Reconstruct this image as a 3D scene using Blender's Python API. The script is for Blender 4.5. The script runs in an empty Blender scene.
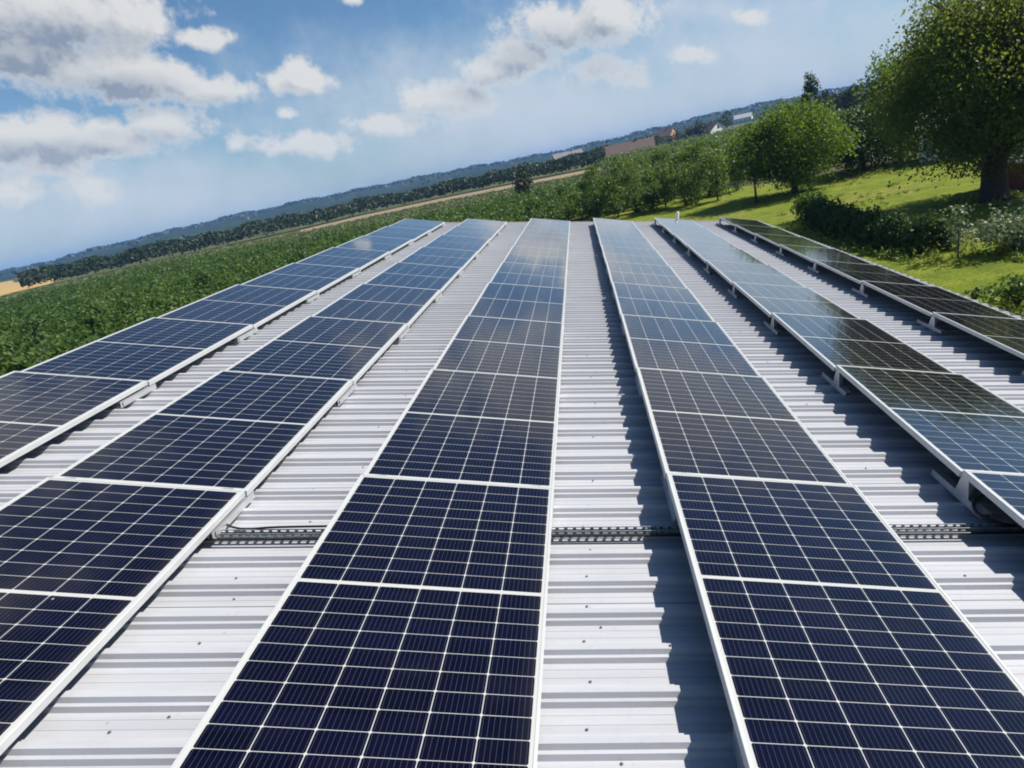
import bpy, bmesh, math, random
import numpy as np
from mathutils import Vector, Matrix
random.seed(7); rng = np.random.default_rng(7)
R = math.radians
scene = bpy.context.scene
COL = scene.collection

# ------------------------------------------------------------------ camera
SLOPE = R(11.07); Z0 = 4.3          # the roof falls to the right (+X); height of the roof at X = 0
CS, SN = math.cos(SLOPE), math.sin(SLOPE)
RM = Matrix(((CS, 0, SN), (0, 1, 0), (-SN, 0, CS)))
def RW(x, y, z):                    # roof coordinates -> world
    return RM @ Vector((x, y, z)) + Vector((0, 0, Z0))
CAMR = RW(0.5008, -3.0426, 1.8408)
ROT = Matrix(((0.99996148, -0.00744438, -0.00464962), (0.00539815, 0.93932518, -0.34298552), (0.00692082, 0.34294721, 0.93932918)))
rw = ROT @ RM.transposed()          # world -> (right, forward, up)
cm = Matrix((rw[0], rw[2], -rw[1])).transposed().to_4x4()
cm.translation = CAMR
cam = bpy.data.cameras.new('camera'); camo = bpy.data.objects.new('camera', cam); COL.objects.link(camo)
camo.matrix_world = cm
cam.sensor_width = 36; cam.lens = 633.07 / 1024 * 36
cam.shift_x = -67.42 / 1024
cam.clip_start = .05; cam.clip_end = 20000
scene.camera = camo

# ------------------------------------------------------------------ light
SUN = Vector((.86, .15, .851)).normalized()
SUN_EL = math.asin(SUN.z); SUN_AZ = math.atan2(SUN.x, SUN.y)
sd = bpy.data.lights.new('sun', 'SUN'); sd.energy = 5.0; sd.angle = R(.5); sd.color = (1, .95, .87)
so = bpy.data.objects.new('sun', sd); COL.objects.link(so)
so.rotation_euler = (-SUN).to_track_quat('-Z', 'Y').to_euler()
scene.view_settings.view_transform = 'Standard'; scene.view_settings.look = 'None'
scene.cycles.filter_width = 1.9      # the phone's soft rendering of edges
scene.view_settings.exposure = 0.55; scene.view_settings.gamma = 1
world = bpy.data.worlds.new('World'); scene.world = world; world.use_nodes = True

# ---- node helper
class NT:
    def __init__(s, tree):
        s.t = tree; tree.nodes.clear()
    def n(s, typ, ins=None, **kw):
        nd = s.t.nodes.new(typ)
        for k, v in kw.items(): setattr(nd, k, v)
        for k, v in (ins or {}).items():
            if isinstance(v, bpy.types.NodeSocket): s.t.links.new(v, nd.inputs[k])
            else: nd.inputs[k].default_value = v
        return nd
    def m(s, op, *a, clamp=False):
        nd = s.n('ShaderNodeMath', {i: v for i, v in enumerate(a)}, operation=op); nd.use_clamp = clamp
        return nd.outputs[0]
    def mix(s, f, a, b, blend='MIX'):
        nd = s.n('ShaderNodeMix', data_type='RGBA', blend_type=blend)
        for i, v in ((0, f), (6, a), (7, b)):
            if isinstance(v, bpy.types.NodeSocket): s.t.links.new(v, nd.inputs[i])
            else: nd.inputs[i].default_value = v if i == 0 else (*v[:3], 1)
        return nd.outputs[2]
    def ramp(s, v, lo, hi, a=0., b=1.):
        return s.n('ShaderNodeMapRange', {0: v, 1: lo, 2: hi, 3: a, 4: b}, interpolation_type='SMOOTHSTEP').outputs[0]
    def noise(s, vec, scale, detail=4, rough=.5):
        ins = {'Scale': scale, 'Detail': detail, 'Roughness': rough}
        if vec is not None: ins['Vector'] = vec
        return s.n('ShaderNodeTexNoise', ins).outputs[0]

# ---- sky with cumulus banks, written in azimuth and elevation of the real sky
CLOUDS = [(-0.5834, 0.2567, -0.062, 0.1083, 0.0366, 1), (-0.5125, 0.2446, -0.083, 0.0434, 0.0382, 1), (-0.6338, 0.2261, -0.075, 0.0625, 0.0328, 1), (-0.5531, 0.1962, -0.108, 0.0728, 0.033, 1.1), (-0.6435, 0.1339, -0.146, 0.0742, 0.0267, 1), (-0.5805, 0.1267, -0.153, 0.0528, 0.0232, 1.1), (-0.5238, 0.132, -0.151, 0.052, 0.0213, 1), (-0.4595, 0.1647, -0.137, 0.0569, 0.0164, 1), (-0.4831, 0.1793, -0.126, 0.0265, 0.0207, 1), (-0.4573, 0.2226, -0.106, 0.031, 0.0122, 0.9), (-0.3519, 0.1612, -0.149, 0.0448, 0.0181, 1), (-0.3479, 0.1726, -0.144, 0.0199, 0.0155, 1), (-0.3785, 0.1249, -0.162, 0.0149, 0.0075, 0.8), (-0.6956, 0.0872, -0.185, 0.0282, 0.0179, 1), (-0.632, 0.0751, -0.191, 0.0351, 0.0165, 0.8), (-0.6526, 0.1065, -0.168, 0.0316, 0.0147, 0.8), (-0.4531, 0.0962, -0.173, 0.0166, 0.0125, 0.7), (-0.3626, 0.0826, -0.18, 0.0564, 0.0155, 0.8), (-0.2439, 0.0874, -0.181, 0.063, 0.0144, 0.8), (-0.1665, 0.1075, -0.181, 0.0643, 0.0232, 1), (-0.096, 0.1283, -0.183, 0.0394, 0.0227, 1), (-0.0425, 0.1399, -0.188, 0.045, 0.0248, 1), (0.0129, 0.1628, -0.194, 0.0669, 0.0287, 1), (0.0869, 0.1648, -0.206, 0.0606, 0.0352, 1), (0.1842, 0.0934, -0.215, 0.0302, 0.0111, 0.8), (0.2681, 0.1208, -0.232, 0.0195, 0.0093, 0.8), (0.0629, 0.0973, -0.202, 0.0568, 0.019, 0.7), (-0.2564, 0.2429, -0.133, 0.0152, 0.0089, 0.8)]
GREYS = [(-0.6229, 0.2302, -0.074, 0.0724, 0.0267, 1), (-0.5675, 0.1731, -0.122, 0.0623, 0.0201, 1), (-0.6394, 0.12, -0.157, 0.0847, 0.0113, 0.8), (-0.4588, 0.1506, -0.144, 0.0481, 0.0071, 0.7), (0.0254, 0.1203, -0.198, 0.0991, 0.0312, 0.9), (-0.0883, 0.1009, -0.188, 0.0641, 0.0181, 0.8), (-0.5342, 0.1195, -0.158, 0.0538, 0.0083, 0.5)]
VEILS = [(-0.0373, 0.0669, -0.195, 0.3332, 0.0795, 0.6), (0.2758, 0.0668, -0.222, 0.2511, 0.0975, 0.45), (-0.6021, 0.0572, -0.201, 0.2258, 0.0544, 0.5), (0.2047, 0.1439, -0.225, 0.2137, 0.0347, 0.4)]
SKY_TINT = (.74, .97, 1.12); HAZE_COL = (4.5, 5.6, 7.0); VEIL_COL = (6.2, 7.0, 8.0)
CLOUD_W = (8.2, 8.2, 8.1); CLOUD_G = (2.9, 3.5, 4.5)

w = NT(world.node_tree)
sky = w.n('ShaderNodeTexSky', sky_type='NISHITA')
sky.sun_disc = False; sky.sun_elevation = SUN_EL; sky.sun_rotation = SUN_AZ
sky.altitude = 200; sky.air_density = 1.0; sky.dust_density = .5; sky.ozone_density = 2.0
dirv = w.n('ShaderNodeTexCoord').outputs['Generated']
sx = w.n('ShaderNodeSeparateXYZ', {0: dirv})
az = w.m('ARCTAN2', sx.outputs[0], sx.outputs[1]); el = w.m('ARCSINE', sx.outputs[2])
ae = w.n('ShaderNodeCombineXYZ', {0: az, 1: el}).outputs[0]
def field(lst, vec):
    out = None
    for (a, e, t, rx, ry, s) in lst:
        mp = w.n('ShaderNodeMapping', {'Vector': vec, 'Location': (a, e, 0), 'Rotation': (0, 0, t), 'Scale': (rx * 1.3, ry * 1.3, 1)}, vector_type='TEXTURE')
        ln = w.n('ShaderNodeVectorMath', {0: mp.outputs[0]}, operation='LENGTH').outputs['Value']
        v = w.m('MULTIPLY', w.m('SUBTRACT', 1.0, ln), s)
        out = v if out is None else w.m('SMOOTH_MAX', out, v, .12)
    return out
def density(vec):
    n1 = w.noise(vec, 20, 9, .58); n2 = w.noise(vec, 75, 5, .6)
    fd = w.m('ADD', field(CLOUDS, vec), w.m('MULTIPLY', w.m('SUBTRACT', n1, .5), 1.75))
    return w.m('ADD', fd, w.m('MULTIPLY', w.m('SUBTRACT', n2, .5), .7)), n1
fd, n1 = density(ae)
fs, _ = density(w.n('ShaderNodeVectorMath', {0: ae, 1: (.016, .020, 0)}, operation='ADD').outputs[0])
alpha = w.ramp(fd, -.02, .54)
relief = w.ramp(w.m('SUBTRACT', fs, fd), -.45, .55)              # thicker towards the sun: this side is in shade
gf = w.m('ADD', field(GREYS, ae), w.m('MULTIPLY', w.m('SUBTRACT', n1, .5), 1.0))
grey = w.m('MULTIPLY', w.m('ADD', w.m('MULTIPLY', relief, .85), w.m('MULTIPLY', w.ramp(gf, -.35, .7), .6)), w.ramp(fd, .1, .8), clamp=True)
vf = w.m('ADD', field(VEILS, ae), w.m('MULTIPLY', w.m('SUBTRACT', n1, .5), .7))
veil = w.m('MULTIPLY', w.ramp(vf, -.2, .6), .9)
# a scatter of fair-weather cumulus over the rest of the sky, and added unseen veils
up = w.ramp(el, .30, .5)
UNSEEN_VEILS = [(.22, .33, -.2, .42, .11, .9), (-.80, .56, .1, .30, .10, .9), (-.10, .40, .1, .16, .05, .6)]  # pale cloud banks above the view, added so the panels mirror grey
unseen_veil = w.ramp(w.m('ADD', field(UNSEEN_VEILS, ae), w.m('MULTIPLY', w.m('SUBTRACT', n1, .5), 1.1)), .0, .6)
rest = w.m('MULTIPLY', w.ramp(w.noise(dirv, 3.2, 7, .55), .60, .72), up)
SKYK = .064
base = w.mix(1.0, sky.outputs[0], (SKY_TINT), 'MULTIPLY')
lowel = w.ramp(el, .0, .22, 1, 0)
c = w.mix(w.m('MULTIPLY', lowel, .5), base, HAZE_COL)
c = w.mix(veil, c, VEIL_COL)
ccol = w.mix(grey, CLOUD_W, CLOUD_G)
ccol = w.mix(w.m('MULTIPLY', lowel, .45), ccol, VEIL_COL)
c = w.mix(w.m('MULTIPLY', alpha, .93), c, ccol)
c = w.mix(w.m('MULTIPLY', rest, .85), c, CLOUD_W)
c = w.mix(w.m('MULTIPLY', unseen_veil, .8), c, (6.1, 6.4, 6.8))
bg = w.n('ShaderNodeBackground', {'Color': c, 'Strength': SKYK})
w.t.links.new(bg.outputs[0], w.n('ShaderNodeOutputWorld').inputs['Surface'])

# ------------------------------------------------------------------ materials
def mat(name):
    m = bpy.data.materials.new(name); m.use_nodes = True
    return m, NT(m.node_tree)
def finish(nt, sh, disp=None):
    o = nt.n('ShaderNodeOutputMaterial'); nt.t.links.new(sh, o.inputs['Surface'])
def principled(nt, col, rough=.5, metal=0., spec=.5, normal=None):
    ins = {'Base Color': col if isinstance(col, bpy.types.NodeSocket) else (*col, 1), 'Roughness': rough, 'Metallic': metal, 'Specular IOR Level': spec}
    if normal is not None: ins['Normal'] = normal
    return nt.n('ShaderNodeBsdfPrincipled', ins).outputs[0]
def simple(name, col, rough=.6, metal=0., var=.15, scale=6., bump=0., spec=.5):
    m, nt = mat(name)
    co = nt.n('ShaderNodeTexCoord').outputs['Object']
    nz = nt.noise(co, scale, 6, .6)
    c = nt.mix(nt.ramp(nz, .3, .7), tuple(x * (1 - var) for x in col), tuple(min(1, x * (1 + var)) for x in col))
    nrm = None
    if bump: nrm = nt.n('ShaderNodeBump', {'Strength': bump, 'Distance': .02, 'Height': nt.noise(co, scale * 6, 5)}).outputs[0]
    finish(nt, principled(nt, c, rough, metal, spec, nrm)); return m
def leafmat(name, dark, light, trans, hue=(.10, .10, .01), tw=.32, scale=.8, patch=None):
    m, nt = mat(name)
    geo = nt.n('ShaderNodeNewGeometry')
    r = geo.outputs['Random Per Island']
    nz = nt.noise(geo.outputs['Position'], scale, 3)
    c = nt.mix(r, dark, light)
    c = nt.mix(nt.m('MULTIPLY', nt.ramp(nz, .4, .7), .5), c, hue)
    if patch: c = nt.mix(nt.m('MULTIPLY', nt.ramp(nt.noise(geo.outputs['Position'], patch[0], 2), .45, .65), patch[1]), c, patch[2])
    d = principled(nt, c, .55, 0, .35)
    t = nt.n('ShaderNodeBsdfTranslucent', {'Color': nt.mix(r, tuple(x * .6 for x in trans), trans)}).outputs[0]
    finish(nt, nt.n('ShaderNodeMixShader', {0: tw, 1: d, 2: t}).outputs[0]); return m

def roof_material():
    m, nt = mat('coated_steel')
    co = nt.n('ShaderNodeTexCoord').outputs['Object']
    st = nt.noise(nt.n('ShaderNodeMapping', {'Vector': co, 'Scale': (.5, 18, 3)}).outputs[0], 1.0, 6, .6)
    st2 = nt.noise(nt.n('ShaderNodeMapping', {'Vector': co, 'Scale': (.25, 4.5, 1)}).outputs[0], 1.0, 5, .6)
    bl = nt.noise(co, 1.3, 6, .62); fi = nt.noise(co, 38, 4, .6)
    c = nt.mix(nt.ramp(st, .3, .75), (.375, .382, .405), (.435, .442, .466))
    c = nt.mix(nt.m('MULTIPLY', nt.ramp(st2, .5, .75), .45), c, (.31, .313, .325))
    c = nt.mix(nt.m('MULTIPLY', nt.ramp(bl, .48, .75), .4), c, (.32, .322, .33))
    c = nt.mix(nt.m('MULTIPLY', nt.ramp(fi, .52, .75), .22), c, (.30, .295, .28))
    yq = nt.m('FRACT', nt.m('DIVIDE', nt.n('ShaderNodeSeparateXYZ', {0: co}).outputs[1], 1.035))    # side laps of the sheets
    c = nt.mix(nt.m('MULTIPLY', nt.m('LESS_THAN', nt.m('ABSOLUTE', nt.m('SUBTRACT', yq, .955)), .0022), .75), c, (.10, .10, .10))
    sp = nt.n('ShaderNodeTexVoronoi', {'Vector': co, 'Scale': 7.0}).outputs['Distance']
    c = nt.mix(nt.m('MULTIPLY', nt.m('LESS_THAN', sp, .045), .45), c, (.22, .2, .17))
    bmp = nt.n('ShaderNodeBump', {'Strength': .12, 'Distance': .01, 'Height': nt.noise(nt.n('ShaderNodeMapping', {'Vector': co, 'Scale': (1.2, 5, 5)}).outputs[0], 1.0, 3)}).outputs[0]
    finish(nt, principled(nt, c, .45, 0, .4, bmp)); return m

PW, PL, PGAP = 1.038, 1.755, .020
def cell_material():
    m, nt = mat('solar_glass')
    s = nt.n('ShaderNodeSeparateXYZ', {0: nt.n('ShaderNodeTexCoord').outputs['Object']})
    x, y = s.outputs[0], s.outputs[1]
    mg = .024; cw = (PW - 2 * mg) / 6                       # six columns
    mid = .009; ch = (PL / 2 - mg - mid) / 10               # two blocks of ten half cells
    u = nt.m('DIVIDE', nt.m('SUBTRACT', x, mg), cw)
    yy = nt.m('ABSOLUTE', nt.m('SUBTRACT', y, PL / 2))
    v = nt.m('DIVIDE', nt.m('SUBTRACT', yy, mid), ch)
    fu = nt.m('FRACT', u); fv = nt.m('FRACT', v)
    du = nt.m('MULTIPLY', nt.m('SUBTRACT', .5, nt.m('ABSOLUTE', nt.m('SUBTRACT', fu, .5))), cw)   # metres to the nearest cell edge
    dv = nt.m('MULTIPLY', nt.m('SUBTRACT', .5, nt.m('ABSOLUTE', nt.m('SUBTRACT', fv, .5))), ch)
    gap = nt.m('MAXIMUM', nt.m('LESS_THAN', du, .0016), nt.m('LESS_THAN', dv, .0011))
    gap = nt.m('MAXIMUM', gap, nt.m('LESS_THAN', nt.m('ADD', du, dv), .0075))                     # chamfered corners
    out = nt.m('MAXIMUM', nt.m('MAXIMUM', nt.m('LESS_THAN', u, 0), nt.m('GREATER_THAN', u, 6)), nt.m('MAXIMUM', nt.m('LESS_THAN', v, 0), nt.m('GREATER_THAN', v, 10)))
    white = nt.m('MAXIMUM', gap, out)
    bb = nt.m('LESS_THAN', nt.m('ABSOLUTE', nt.m('SUBTRACT', nt.m('FRACT', nt.m('MULTIPLY', fu, 9)), .5)), .035)
    idn = nt.n('ShaderNodeTexWhiteNoise', {'Vector': nt.n('ShaderNodeCombineXYZ', {0: nt.m('FLOOR', u), 1: nt.m('FLOOR', nt.m('DIVIDE', y, ch)), 2: nt.n('ShaderNodeObjectInfo').outputs['Random']}).outputs[0]}).outputs[0]
    c = nt.mix(idn, (.0011, .0008, .0048), (.0024, .0019, .0105))
    c = nt.mix(bb, c, (.045, .046, .085))
    c = nt.mix(white, c, (.44, .44, .415))
    ob = nt.n('ShaderNodeTexCoord').outputs['Object']; rnd = nt.n('ShaderNodeObjectInfo').outputs['Random']
    ov = nt.n('ShaderNodeVectorMath', {0: ob, 1: nt.n('ShaderNodeCombineXYZ', {0: nt.m('MULTIPLY', rnd, 37.0), 1: nt.m('MULTIPLY', rnd, 11.0)}).outputs[0]}, operation='ADD').outputs[0]
    dust = nt.noise(ov, 3.5, 7, .68)
    low = nt.ramp(x, PW - .10, PW - .01)                   # dirt gathers along the low edge
    dam = nt.m('ADD', nt.m('MULTIPLY', nt.ramp(dust, .45, .8), nt.m('ADD', .003, nt.m('MULTIPLY', rnd, .012))), nt.m('MULTIPLY', low, .02))
    c = nt.mix(dam, c, (.42, .40, .35))
    vo = nt.n('ShaderNodeTexVoronoi', {'Vector': ov, 'Scale': 2.2}); fl = nt.n('ShaderNodeSeparateColor', {0: vo.outputs['Color']}).outputs[0]
    spot = nt.m('MULTIPLY', nt.m('LESS_THAN', vo.outputs['Distance'], nt.m('ADD', .008, nt.m('MULTIPLY', fl, .012))), nt.m('GREATER_THAN', fl, .72))
    c = nt.mix(nt.m('MULTIPLY', spot, .55), c, (.45, .44, .40))
    rough = nt.ramp(dust, .3, .8, .06, .14)
    sh = nt.n('ShaderNodeBsdfPrincipled', {'Base Color': c, 'Roughness': rough, 'Specular IOR Level': .12, 'Coat Weight': 1.0, 'Coat IOR': 1.34, 'Coat Roughness': .05})
    finish(nt, sh.outputs[0]); return m

M_ROOF = roof_material(); M_CELL = cell_material()
M_FRAME = simple('anodised_frame', (.56, .565, .555), .38, .25, .06, 3)
M_ALU = simple('mill_aluminium', (.56, .57, .58), .38, .6, .06, 8)
M_ZINC = simple('galvanised_steel', (.32, .345, .345), .45, .7, .3, 30)
M_BLACK = simple('black_plastic', (.012, .012, .013), .45, 0, .2)
M_SCREW = simple('screw_head', (.17, .17, .18), .5, .5)
M_WALLB = simple('barn_render', (.62, .60, .55), .9, 0, .08, 2, .2)
M_BARK = simple('bark', (.055, .040, .028), .95, 0, .35, 12, .8)
M_POST = simple('weathered_wood', (.14, .11, .08), .9, 0, .25, 20, .4)
M_BRICK = simple('red_brick', (.22, .065, .045), .9, 0, .3, 14, .3)
M_TILE = simple('red_roof_tile', (.125, .085, .072), .85, 0, .2, 2, .3)
M_TILEO = simple('orange_roof_tile', (.19, .12, .09), .85, 0, .15, 2)
M_TILED = simple('dark_roof_tile', (.055, .045, .045), .8, 0, .2, 2)
M_GREYR = simple('grey_roof_sheet', (.22, .20, .20), .7, 0, .15, .6)
M_WHITE = simple('white_render', (.78, .76, .72), .9, 0, .05, 2)
M_CREAM = simple('cream_render', (.66, .50, .34), .9, 0, .06, 2)
M_WIN = simple('window_glass', (.03, .035, .045), .08, 0, .1)
M_STONE = simple('pale_stone', (.45, .44, .42), .9, 0, .2, 12, .4)

L_BUSH = leafmat('shrub_leaves', (.030, .074, .014), (.078, .142, .026), (.19, .32, .03), (.125, .165, .020), .32, .35, (.07, .45, (.030, .060, .018)))
L_ORCH = leafmat('orchard_leaves', (.045, .085, .018), (.120, .175, .040), (.22, .32, .04), (.15, .18, .03), .34, .3)
L_CROP = leafmat('low_crop_leaves', (.095, .125, .040), (.165, .185, .070), (.20, .24, .06), (.19, .185, .07), .3, .05)
L_BIG = leafmat('walnut_leaves', (.028, .052, .010), (.090, .126, .022), (.27, .34, .035), (.12, .15, .018), .40, .45)
L_MID = leafmat('cherry_leaves', (.032, .068, .010), (.082, .145, .018), (.23, .36, .02), (.12, .165, .015), .39, .5)
L_DARK = leafmat('dark_leaves', (.014, .030, .010), (.032, .058, .016), (.05, .09, .015), (.03, .05, .01), .2, .6)
L_HEDGE = leafmat('shaded_hedge_leaves', (.022, .050, .012), (.052, .098, .022), (.10, .18, .02), (.06, .09, .014), .24, .6)  # leaf colour darkened to stand in for the huge tree's shade
L_GREY = leafmat('silver_leaves', (.12, .16, .08), (.27, .31, .19), (.24, .30, .12), (.16, .20, .08), .25, .8)
L_WOOD = leafmat('far_wood_leaves', (.014, .030, .012), (.036, .062, .022), (.04, .07, .02), (.05, .075, .03), .2, .03)
L_HILL = leafmat('hill_wood_leaves', (.020, .036, .018), (.040, .062, .028), (.03, .05, .02), (.05, .07, .03), .1, .005)

# ------------------------------------------------------------------ object helpers
def tag(o, label=None, cat=None, group=None, kind=None):
    for k, v in (('label', label), ('category', cat), ('group', group), ('kind', kind)):
        if v: o[k] = v
    return o
def link(name, me, parent=None, m=None):
    o = bpy.data.objects.new(name, me); COL.objects.link(o)
    if parent is not None: o.parent = parent
    if m is not None and me is not None and not me.materials: me.materials.append(m)
    return o
def empty(name, loc, rot=(0, 0, 0)):
    o = bpy.data.objects.new(name, None); COL.objects.link(o); o.location = loc; o.rotation_euler = rot; o.empty_display_size = .2
    return o
class MB:
    """collects boxes, prisms and tubes for ONE mesh"""
    def __init__(s): s.v = []; s.f = []
    def add(s, vs, fs):
        k = len(s.v); s.v += [tuple(a) for a in vs]; s.f += [tuple(i + k for i in f) for f in fs]; return s
    def box(s, x0, x1, y0, y1, z0, z1, mtx=None):
        vs = [Vector((x, y, z)) for z in (z0, z1) for y in (y0, y1) for x in (x0, x1)]
        if mtx: vs = [mtx @ v for v in vs]
        return s.add(vs, [(0, 2, 3, 1), (4, 5, 7, 6), (0, 1, 5, 4), (2, 6, 7, 3), (0, 4, 6, 2), (1, 3, 7, 5)])
    def prism(s, poly, axis, a, b):
        """polygon in the plane across axis, extruded from a to b"""
        def P(p, t): return {'x': (t, p[0], p[1]), 'y': (p[0], t, p[1]), 'z': (p[0], p[1], t)}[axis]
        n = len(poly)
        vs = [P(p, a) for p in poly] + [P(p, b) for p in poly]
        return s.add(vs, [tuple(range(n))[::-1], tuple(range(n, 2 * n))] + [(i, (i + 1) % n, n + (i + 1) % n, n + i) for i in range(n)])
    def tube(s, pts, rad, n=7):
        pts = [Vector(p) for p in pts]; vs = []; fs = []
        for i, p in enumerate(pts):
            t = (pts[min(i + 1, len(pts) - 1)] - pts[max(i - 1, 0)]).normalized()
            a = t.orthogonal().normalized(); b = t.cross(a)
            if i and vs:
                ref = (vs[-n] - pts[i - 1]); ref = (ref - t * ref.dot(t))
                if ref.length > 1e-6: a = ref.normalized(); b = t.cross(a)
            vs += [p + (a * math.cos(2 * math.pi * j / n) + b * math.sin(2 * math.pi * j / n)) * rad[i] for j in range(n)]
        for i in range(len(pts) - 1):
            fs += [(i * n + j, i * n + (j + 1) % n, (i + 1) * n + (j + 1) % n, (i + 1) * n + j) for j in range(n)]
        fs += [tuple(range(n))[::-1], tuple(range((len(pts) - 1) * n, len(pts) * n))]
        return s.add(vs, fs)
    def mesh(s, name, m=None, smooth=False):
        me = bpy.data.meshes.new(name); me.from_pydata(s.v, [], s.f)
        bm = bmesh.new(); bm.from_mesh(me); bmesh.ops.recalc_face_normals(bm, faces=bm.faces); bm.to_mesh(me); bm.free()
        if m: me.materials.append(m)
        if smooth: me.shade_smooth()
        return me
    def build(s, name, m, parent=None, smooth=False): return link(name, s.mesh(name, m, smooth), parent)
def quads_mesh(name, V, m):
    """V: (n, 4, 3) array of loose quads"""
    n = len(V); me = bpy.data.meshes.new(name)
    me.vertices.add(n * 4); me.vertices.foreach_set('co', np.ascontiguousarray(V, np.float32).ravel())
    me.loops.add(n * 4); me.loops.foreach_set('vertex_index', np.arange(n * 4, dtype=np.int32))
    me.polygons.add(n); me.polygons.foreach_set('loop_start', np.arange(0, n * 4, 4, dtype=np.int32))
    me.update(calc_edges=True)
    if m: me.materials.append(m)
    return me
def leaf_quads(P, size, droop=.0, flat=.0, aspect=.5):
    """one rhombic leaf (or leaf clump) at every point"""
    n = len(P); P = np.asarray(P, float)
    a = rng.normal(size=(n, 3)); a[:, 2] = a[:, 2] * (1 - flat) - droop
    a /= np.linalg.norm(a, axis=1, keepdims=True) + 1e-9
    b = rng.normal(size=(n, 3)); b[:, 2] *= (1 - flat)
    b -= a * np.sum(a * b, 1, keepdims=True); b /= np.linalg.norm(b, axis=1, keepdims=True) + 1e-9
    s = (np.asarray(size) * rng.uniform(.6, 1.35, n))[:, None] if np.ndim(size) == 0 else (size * rng.uniform(.6, 1.35, n))[:, None]
    return np.stack([P - a * s * .5, P + b * s * aspect * .5, P + a * s * .5, P - b * s * aspect * .5], 1)
def copy_thing(o, loc=None, rotz=None, rot=None, scale=None):
    c = o.copy(); COL.objects.link(c)
    if loc is not None: c.location = loc
    if rotz is not None: c.rotation_euler = (0, 0, rotz)
    if rot is not None: c.rotation_euler = rot
    if scale is not None: c.scale = scale
    for ch in o.children:
        d = ch.copy(); COL.objects.link(d); d.parent = c
        for g in ch.children:
            e = g.copy(); COL.objects.link(e); e.parent = d
    return c

# ------------------------------------------------------------------ ground, lawn, fields, hills
def ground_material():
    m, nt = mat('field_ground')
    pos = nt.n('ShaderNodeNewGeometry').outputs['Position']
    a = nt.noise(pos, .05, 5); b = nt.noise(pos, .9, 6, .65)
    c = nt.mix(nt.ramp(a, .4, .62), (.060, .080, .026), (.105, .110, .042))
    c = nt.mix(nt.m('MULTIPLY', nt.ramp(b, .45, .7), .6), c, (.075, .062, .035))
    big = nt.noise(pos, .004, 4)
    far = nt.ramp(nt.n('ShaderNodeVectorMath', {0: pos}, operation='LENGTH').outputs['Value'], 320, 700)
    vor = nt.n('ShaderNodeTexVoronoi', {'Vector': pos, 'Scale': .0035}).outputs['Color']
    patch = nt.mix(nt.n('ShaderNodeSeparateColor', {0: vor}).outputs[0], (.055, .085, .03), (.17, .16, .07))
    c = nt.mix(far, c, patch)
    nrm = nt.n('ShaderNodeBump', {'Strength': .5, 'Distance': .15, 'Height': b}).outputs[0]
    finish(nt, principled(nt, c, .95, 0, .1, nrm)); return m
def lawn_material():
    m, nt = mat('lawn_grass')
    pos = nt.n('ShaderNodeNewGeometry').outputs['Position']
    st = nt.noise(nt.n('ShaderNodeMapping', {'Vector': pos, 'Rotation': (0, 0, .35), 'Scale': (.10, 1.1, 1)}).outputs[0], 1, 5, .6)
    b = nt.noise(pos, .20, 5, .6); mid = nt.noise(pos, 1.1, 6, .65); fine = nt.noise(pos, 9, 6, .75); dots = nt.noise(pos, 2.6, 3)
    c = nt.mix(nt.ramp(st, .35, .65), (.165, .225, .018), (.260, .290, .034))
    c = nt.mix(nt.m('MULTIPLY', nt.ramp(b, .50, .66), .85), c, (.36, .285, .085))
    c = nt.mix(nt.m('MULTIPLY', nt.ramp(mid, .44, .64), .85), c, (.110, .160, .020))
    c = nt.mix(nt.m('MULTIPLY', nt.ramp(dots, .62, .74), .5), c, (.32, .31, .07))
    c = nt.mix(nt.m('MULTIPLY', nt.ramp(fine, .42, .62), .7), c, (.085, .115, .016))
    nrm = nt.n('ShaderNodeBump', {'Strength': .9, 'Distance': .09, 'Height': fine}).outputs[0]
    finish(nt, principled(nt, c, .95, 0, .1, nrm)); return m
def sheet(name, pts, z, m):
    me = bpy.data.meshes.new(name); me.from_pydata([(x, y, z) for x, y in pts], [], [tuple(range(len(pts)))])
    me.materials.append(m); return tag(link(name, me), kind='structure')
g = MB(); rr = [0, 60, 200, 500, 1200, 2600, 4000]
gv = [(0, 0, 0)]; gf_ = []; NA = 48
for i, r_ in enumerate(rr[1:]):
    for j in range(NA): gv.append((r_ * math.cos(2 * math.pi * j / NA), r_ * math.sin(2 * math.pi * j / NA), 0))
for j in range(NA): gf_.append((0, 1 + j, 1 + (j + 1) % NA))
for i in range(len(rr) - 2):
    for j in range(NA):
        a_, b_ = 1 + i * NA + j, 1 + i * NA + (j + 1) % NA
        gf_.append((a_, a_ + NA, b_ + NA, b_))
g.add(gv, gf_); gr = g.build('ground', ground_material()); tag(gr, kind='structure')
M_LAWN = lawn_material()
LAWN = [(5.3, -30), (70, -30), (75, 30), (40, 47), (24, 50.5), (19, 56), (9, 64), (1, 62), (1, 50), (5.3, 34)]
sheet('lawn', LAWN, .004, M_LAWN)
M_WHEAT = simple('ripe_wheat', (.42, .27, .085), .95, 0, .15, .05)
M_DRY = simple("dry_soil", (.24, .18, .10), .95, 0, .2, .2)
EDGE = [(-171.5, 189.4), (-148.8, 199.5), (-126.7, 209.4), (-98.7, 225), (-83.4, 246.4), (-53.1, 250.3), (-19.8, 234.1), (8.3, 219.1)]   # foot of the far wood
sheet('wheat_field', [(-230, 150), (-190, 176), (-185, 215), (-330, 420), (-700, 700), (-760, 520)], .02, M_WHEAT)
sheet('farm_track', [(x * .83, y * .83) for x, y in EDGE[3:]] + [(x * .992, y * .992) for x, y in EDGE[3:]][::-1], .02, M_DRY)

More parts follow.
